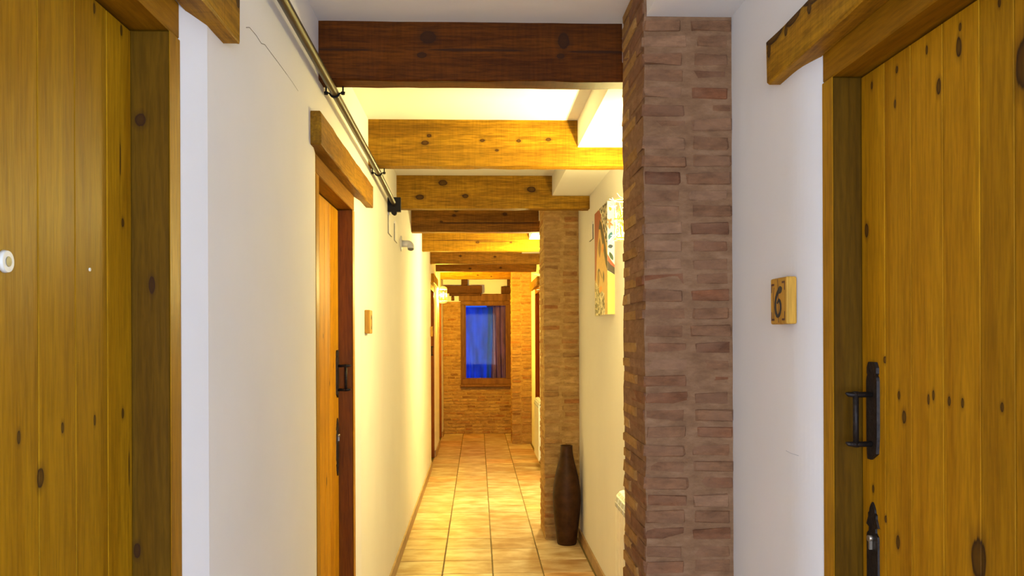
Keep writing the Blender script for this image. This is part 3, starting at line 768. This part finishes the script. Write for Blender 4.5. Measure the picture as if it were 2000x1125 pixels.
def cover(s, ya, yb, za, zb, label):
    X = XL if s < 0 else XR
    x = X - s * 0.006
    root = empty('cover_plate', (X, (ya + yb) / 2, za)); tag(root, label, 'cover plate')
    obj('plate', box(min(X, x), max(X, x), ya, yb, za, zb, 0.0015), 'cover_plate', root)
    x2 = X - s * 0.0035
    obj('shadow_gap', box(min(X, x2), max(X, x2), ya - 0.022, yb - 0.03, za - 0.004, zb - 0.02), 'bore_gap_shade', root)  # dark strip past the plate edge, its shadow put in as colour
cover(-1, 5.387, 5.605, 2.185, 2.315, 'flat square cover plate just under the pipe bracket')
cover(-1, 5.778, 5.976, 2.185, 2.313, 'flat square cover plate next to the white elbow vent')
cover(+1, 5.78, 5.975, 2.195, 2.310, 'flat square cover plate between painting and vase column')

# ------------------------------------------------------------------ painting on the right wall
root = empty('wall_painting', (XR, 5.14, 1.668)); tag(root, 'canvas painting with leaves, flowers and mosaic on right wall', 'painting')
PC = {'p_white': (0.80, 0.78, 0.70), 'p_red': (0.33, 0.055, 0.018), 'p_dark': (0.035, 0.018, 0.008), 'p_tan': (0.66, 0.40, 0.13), 'p_orange': (0.72, 0.26, 0.03), 'p_coral': (0.75, 0.17, 0.09), 'p_blue': (0.012, 0.10, 0.20), 'p_navy': (0.012, 0.025, 0.06), 'p_green': (0.02, 0.045, 0.015), 'p_yellow': (0.75, 0.50, 0.12), 'p_brown': (0.22, 0.10, 0.03)}
for k, v in PC.items(): plain(k, v, 0.6, noise=0.1, nscale=40)
mt, nt, b = new_mat('p_mosaic')
geo = N(nt, 'ShaderNodeNewGeometry'); vo = N(nt, 'ShaderNodeTexVoronoi'); vo.inputs['Scale'].default_value = 55
nt.links.new(geo.outputs['Position'], vo.inputs['Vector'])
sp = N(nt, 'ShaderNodeSeparateColor'); nt.links.new(vo.outputs['Color'], sp.inputs[0])
rr = ramp(nt, [(0.0, (0.03, 0.02, 0.015)), (0.42, (0.25, 0.14, 0.05)), (0.5, (0.72, 0.66, 0.50)), (1.0, (0.78, 0.74, 0.6))]); rr.color_ramp.interpolation = 'CONSTANT'
nt.links.new(sp.outputs[0], rr.inputs[0]); nt.links.new(rr.outputs[0], b.inputs['Base Color']); b.inputs['Roughness'].default_value = 0.6
PZ0, PZ1, PYF, PYN, PXF = 1.668, 2.305, 5.400, 4.874, 0.730
obj('canvas', box(PXF, XR, PYN, PYF, PZ0, PZ1), 'p_white', root)
def fpt(x, y):      # photo-crop coordinates of the front face -> face
    s_ = (x - 88) / 97.0; top = 255 - 100 * s_; bot = 1036 - 6 * s_
    t_ = (bot - y) / (bot - top)
    # foreshortening along the wall
    un, uf = 1 / PYN, 1 / PYF
    yv = 1 / (uf + (un - uf) * min(max(s_, 0), 1))
    return (yv, PZ0 + min(max(t_, 0), 1) * (PZ1 - PZ0))
def spt(x, y):
    s_ = min(max((x - 185) / 55.0, 0), 1); top = 150 - 10 * s_; bot = 1030 - 4 * s_
    t_ = min(max((bot - y) / (bot - top), 0), 1)
    return (PXF + s_ * (XR - PXF), PZ0 + t_ * (PZ1 - PZ0))
def ell(cx_, cy_, rx, ry, rot=0, n=14):
    return [(cx_ + rx * math.cos(a) * math.cos(rot) - ry * math.sin(a) * math.sin(rot), cy_ + rx * math.cos(a) * math.sin(rot) + ry * math.sin(a) * math.cos(rot)) for a in [2 * math.pi * k / n for k in range(n)]]
def leaf(cx_, cy_, rx, ry, rot=0, n=8):
    o = []
    for sg in (1, -1):
        for k in range(n):
            t = (-1 + 2 * k / n) * sg; x = sg * rx * (1 - t * t); y = t * ry
            o.append((cx_ + x * math.cos(rot) - y * math.sin(rot), cy_ + x * math.sin(rot) + y * math.cos(rot)))
    return o
lay = [0]
def pf(name, pts, mat, side=False):
    lay[0] += 1; o_ = 0.0004 + 0.00008 * lay[0]
    bm = bmesh.new()
    if side: vs = [bm.verts.new((q[0], PYN - o_, q[1])) for q in (spt(*p) for p in pts)]
    else: vs = [bm.verts.new((PXF - o_, q[0], q[1])) for q in (fpt(*p) for p in pts)]
    f = bm.faces.new(vs); bmesh.ops.triangulate(bm, faces=[f])
    o = obj(name, bm, mat, root); md = o.modifiers.new('t', 'SOLIDIFY'); md.thickness = 0.0002
pf('painted_field', [(88, 255), (185, 155), (185, 1030), (88, 1036)], 'p_tan')
pf('painted_mosaic', [(124, 216), (185, 155), (185, 500), (165, 430), (146, 330)], 'p_mosaic')
pf('painted_mosaic', [(92, 765), (120, 830), (160, 860), (166, 1031), (88, 1036)], 'p_mosaic')
pf('painted_hair', [(88, 258), (118, 214), (140, 262), (126, 360), (110, 520), (97, 770), (88, 760)], 'p_red')
pf('painted_dark_band', [(128, 300), (140, 320), (160, 420), (185, 590), (185, 690), (172, 640), (150, 500), (132, 372), (118, 380)], 'p_dark')  # dark brown band of the picture itself
pf('painted_face', [(122, 368), (134, 390), (150, 500), (172, 640), (184, 720), (176, 840), (160, 866), (120, 830), (100, 760), (104, 600), (112, 480)], 'p_tan')
pf('painted_leaf', leaf(126, 515, 10, 78, 0), 'p_brown')
pf('painted_leaf', leaf(150, 520, 8, 40, .1), 'p_orange')
pf('painted_leaf', leaf(116, 745, 8, 75, 0), 'p_brown')
pf('painted_line', [(112, 690), (122, 672), (146, 745), (146, 755), (124, 690), (114, 706)], 'p_dark')
pf('painted_leaf', leaf(156, 740, 5, 48, 0), 'p_dark')
pf('painted_leaf', leaf(132, 835, 12, 30, .2), 'p_orange')
pf('painted_panel', [(185, 140), (240, 140), (240, 720), (185, 700)], 'p_white', True)
pf('painted_dot', ell(208, 202, 11, 20), 'p_orange', True)
for a in range(5): pf('painted_petal', leaf(200 + 11 * math.cos(a * 1.257 + .3), 320 + 24 * math.sin(a * 1.257 + .3), 10, 24, a * 1.257 + 1.8), 'p_coral', True)
pf('painted_petal', leaf(211, 318, 4, 9, 1.4), 'p_red', True)
pf('painted_leaf', leaf(208, 418, 15, 36, .35), 'p_blue', True)
pf('painted_leaf', leaf(208, 500, 15, 22, 1.2), 'p_navy', True)
pf('painted_leaf', leaf(214, 575, 14, 36, -.4), 'p_green', True)
pf('painted_wedge', [(185, 560), (212, 605), (240, 640), (240, 662), (210, 640), (185, 610)], 'p_red', True)
pf('painted_band', [(185, 610), (210, 640), (240, 662), (240, 718), (212, 702), (185, 690)], 'p_dark', True)
pf('painted_panel', [(185, 692), (240, 718), (240, 1026), (185, 1030)], 'p_yellow', True)

# ------------------------------------------------------------------ tall vase
bm = bmesh.new()
prof = [(.068, 0), (.073, .012), (.078, .06), (.088, .14), (.099, .23), (.104, .31), (.104, .37), (.099, .43), (.088, .50), (.073, .56), (.060, .61), (.051, .65), (.046, .69), (.0435, .72), (.045, .732), (.040, .732), (.036, .70)]
lathe(bm, prof, (0.655, 6.455, 0.001), 48)
tag(obj('floor_vase', bm, 'vase_clay'), 'tall dark clay bottle vase standing by the middle column', 'vase')

# ------------------------------------------------------------------ radiators
def radiator(ya, n, x0, label, zt=0.80, zb=0.125):
    root = empty('radiator', (0.72, ya + n * 0.04, zb)); tag(root, label, 'radiator', 'white sectional radiators on the right wall')
    P = 0.08
    # profile (X, Z) of the front fin with curved top
    for i in range(n):
        y0, y1 = ya + i * P + 0.003, ya + (i + 1) * P - 0.003
        bm = bmesh.new()
        outer = [(x0, zb), (x0, zt - .055), (x0 + .006, zt - .025), (x0 + .022, zt - .006), (x0 + .040, zt)]
        inner = [(x0 + .050, zt - .006), (x0 + .026, zt - .018), (x0 + .013, zt - .035), (x0 + .008, zt - .06), (x0 + .008, zb)]
        poly = outer + inner
        a = [bm.verts.new((x, y0, z)) for x, z in poly]; b = [bm.verts.new((x, y1, z)) for x, z in poly]
        k = len(poly)
        bm.faces.new(a); bm.faces.new(b[::-1])
        for j in range(k): bm.faces.new((a[j], a[(j + 1) % k], b[(j + 1) % k], b[j]))
        bx(bm, x0 + .008, XR - .035, (y0 + y1) / 2 - .004, (y0 + y1) / 2 + .004, zb + .01, zt - .05)
        bx(bm, XR - .036, XR - .028, y0, y1, zb, zt - .01)
        bx(bm, x0 + .046, XR - .028, y0, y1, zt - .008, zt)
        bx(bm, x0 + .030, x0 + .055, (y0 + y1) / 2 - .014, (y0 + y1) / 2 + .014, zb, zt - .03)
        sec = obj('section', fixn(bm), 'white_enamel', root)
        # air slots: grey strips on the curved top, slot shade put into the colour
        vs = [(x0 - .0006, zt - .075, x0 - .0006, zt - .056), (x0 + .001, zt - .050, x0 + .0055, zt - .028), (x0 + .009, zt - .0215, x0 + .0195, zt - .0085)]
        for (xa, za, xb, zb_) in vs:
            nx_, nz_ = -(zb_ - za), (xb - xa); L_ = math.hypot(nx_, nz_); nx_ /= L_; nz_ /= L_
            bm = bmesh.new()
            v8 = [bm.verts.new((xx + nx_ * t_, yy_, zz + nz_ * t_)) for t_ in (.0012, -.003) for (xx, zz, yy_) in ((xa, za, y0 + .008), (xb, zb_, y0 + .008), (xb, zb_, y1 - .008), (xa, za, y1 - .008))]
            for f_ in ((0, 1, 2, 3), (7, 6, 5, 4), (0, 4, 5, 1), (1, 5, 6, 2), (2, 6, 7, 3), (3, 7, 4, 0)): bm.faces.new([v8[q] for q in f_])
            obj('vent_slot_shade', fixn(bm), 'slot_shade_fitting_grey', sec)
    for z in (zt - .06, zb + .05):
        bm = bmesh.new(); tube(bm, [(x0 + .045, ya - .01, z), (x0 + .045, ya + n * P + .01, z)], .019, 14)
        obj('header_tube', bm, 'white_enamel', root)
    bm = bmesh.new(); tube(bm, [(x0 + .045, ya - .03, zb + .05), (x0 + .045, ya - .008, zb + .05)], [.014, .018], 12); obj('valve', bm, 'slot_shade_fitting_grey', root)
    for q in (1, n - 1): obj('wall_bracket', box(XR - .03, XR + .002, ya + q * P - .01, ya + q * P + .01, zt - .12, zt - .09), 'slot_shade_fitting_grey', root)
radiator(3.47, 9, 0.660, 'white radiator mostly hidden behind the nearest column')
radiator(9.86, 10, 0.684, 'white radiator beyond the middle column')

# ------------------------------------------------------------------ sconces
def point(loc, w, parent, r=0.03):
    l = bpy.data.lights.new('sconce_bulb_light', 'POINT'); l.energy = w; l.color = LAMP_COL; l.shadow_soft_size = r
    o = bpy.data.objects.new('sconce_bulb_light', l); link(o, loc, parent)
def sconce(y, x, zc, label, w=SCONCE_W, rx=0.075, hh=0.085, fr=0.034):
    root = empty('wall_sconce', (XR, y, zc - hh)); tag(root, label, 'wall lamp', 'fibre shaded wall sconces')
    obj('backplate', box(XR - .012, XR, y - .04, y + .04, zc - .05, zc + .05, .003), 'iron', root)
    bm = bmesh.new(); tube(bm, [(XR - .01, y, zc - .03), (XR - .04, y, zc - .05), (x, y, zc - .055)], .005, 8); obj('arm', bm, 'iron', root)
    bm = bmesh.new(); lathe(bm, [(.006, -.05), (.012, -.045), (.014, -.02), (.022, .0), (.024, .02), (.018, .038), (.006, .045)], (x, y, zc), 16)
    obj('bulb', bm, 'bulb_glow', root)
    rnd = random.Random(int(y * 100))
    def strand(bm, a0, z0, a1, z1, out0=0.0, out1=0.0, w_=0.0016):
        P0 = Vector((x + (rx + out0) * math.cos(a0), y + (rx + out0) * math.sin(a0), z0)); P1 = Vector((x + (rx + out1) * math.cos(a1), y + (rx + out1) * math.sin(a1), z1))
        mid = (P0 + P1) / 2 + Vector((rnd.uniform(-.006, .006), rnd.uniform(-.006, .006), rnd.uniform(-.004, .004)))
        tube(bm, [P0, mid, P1], w_, 4, cap=False)
    bm = bmesh.new()
    for k in range(110):
        a = rnd.uniform(0, 2 * math.pi); da = rnd.uniform(-.5, .5)
        z0 = zc + rnd.uniform(-hh, -hh * .2); z1 = z0 + rnd.uniform(.05, .12)
        strand(bm, a, z0, a + da, min(z1, zc + hh), rnd.uniform(-.004, .004), rnd.uniform(-.004, .006), rnd.uniform(.0012, .0024))
    for zr in (-hh * .9, 0.0, hh * .9):
        tube(bm, [(x + rx * math.cos(t), y + rx * math.sin(t), zc + zr) for t in [2 * math.pi * q / 24 for q in range(25)]], .003, 6, cap=False)
    tag(obj('shade', bm, 'fibre_shade', root), kind='stuff')
    bm = bmesh.new()
    for k in range(34):
        a = rnd.uniform(0, 2 * math.pi)
        top = rnd.random() < .55
        z0 = zc + (hh * rnd.uniform(.6, 1.0) if top else -hh * rnd.uniform(.6, 1.0))
        strand(bm, a, z0, a + rnd.uniform(-.5, .5), z0 + (rnd.uniform(.0, .03) if top else rnd.uniform(-.03, .0)), 0, rnd.uniform(.01, fr), .0012)
    tag(obj('fringe', bm, 'fibre', root), kind='stuff')
    point((x, y, zc), w, root)
sconce(4.08, 0.700, H + 0.55, 'glowing fibre sconce beside the painting', w=SCONCE_W * 0.8, rx=0.052, hh=0.10)
sconce(8.20, 0.695, H + 0.515, 'fibre sconce beyond the middle column', w=SCONCE_W * 1.5, rx=0.052, hh=0.09, fr=0.12)

def lantern(x, y, zc, w):
    root = empty('wall_lantern', (XL, y, zc - .13)); tag(root, 'bright amber glass lantern on the far left wall', 'wall lamp')
    obj('backplate', box(XL, XL + .012, y - .035, y + .035, zc - .06, zc + .06, .003), 'iron', root)
    bm = bmesh.new(); tube(bm, [(XL + .01, y, zc + .03), (XL + .03, y, zc + .10), (x, y, zc + .115)], .005, 8); obj('arm', bm, 'iron', root)
    bm = bmesh.new(); lathe(bm, [(.052, .075), (.055, .085), (.048, .105), (.025, .118), (.008, .122)], (x, y, zc), 12); obj('cap', bm, 'white_enamel', root)
    bm = bmesh.new(); lathe(bm, [(.035, -.115), (.052, -.105), (.056, -.09), (.052, -.080)], (x, y, zc), 12); obj('base', bm, 'white_enamel', root)
    for k in range(6):
        a = k * math.pi / 3 + .3
        a2 = a + math.pi / 3
        p0 = (x + .052 * math.cos(a), y + .052 * math.sin(a)); p1 = (x + .052 * math.cos(a2), y + .052 * math.sin(a2))
        bm = bmesh.new(); tube(bm, [(*p0, zc - .082), (*p0, zc + .078)], .0035, 6); obj('rib', bm, 'brass', root)
        bm = bmesh.new(); prism(bm, [p0, p1, (x + (p1[0] - x) * .97, y + (p1[1] - y) * .97), (x + (p0[0] - x) * .97, y + (p0[1] - y) * .97)], zc - .080, zc + .076)
        obj('pane', fixn(bm), 'lantern_glass', root)
    bm = bmesh.new(); lathe(bm, [(.006, -.06), (.012, -.05), (.014, -.025), (.024, .0), (.026, .02), (.018, .04), (.006, .048)], (x, y, zc), 16); obj('bulb', bm, 'bulb_glow', root)
    point((x, y, zc), w, root, .03)
lantern(-0.478, 12.05, H + 0.575, SCONCE_W * 1.05)

# ------------------------------------------------------------------ hairline cracks in the plaster
def crack(parent, pts, w, mat, name='plaster_crack'):
    bm = bmesh.new()
    for (p, q) in zip(pts[:-1], pts[1:]):
        p, q = Vector(p), Vector(q); d = (q - p).normalized(); nrm = Vector((1, 0, 0)); sd = d.cross(nrm).normalized() * w / 2
        bm.faces.new([bm.verts.new(v) for v in (p - sd, q - sd, q + sd, p + sd)])
    o = obj(name, bm, mat, parent); md = o.modifiers.new('t', 'SOLIDIFY'); md.thickness = 0.0004
cr = [(2.098, .741), (2.13, .749), (2.193, .752), (2.245, .75), (2.282, .759), (2.355, .76), (2.414, .761), (2.543, .761)]
crack(wl, [(XL + .0004, y, z + H + random.uniform(-.003, .003)) for y, z in cr], .0014, 'crack')
crack(wl, [(XL + .0004, y, z + H) for y, z in ((2.543, .761), (2.62, .760), (2.70, .757))], .0007, 'crack')
crack(wr, [(XR - .0004, y, z + H) for y, z in ((2.153, -.289), (2.12, -.291), (2.066, -.290))], .0009, 'seam')
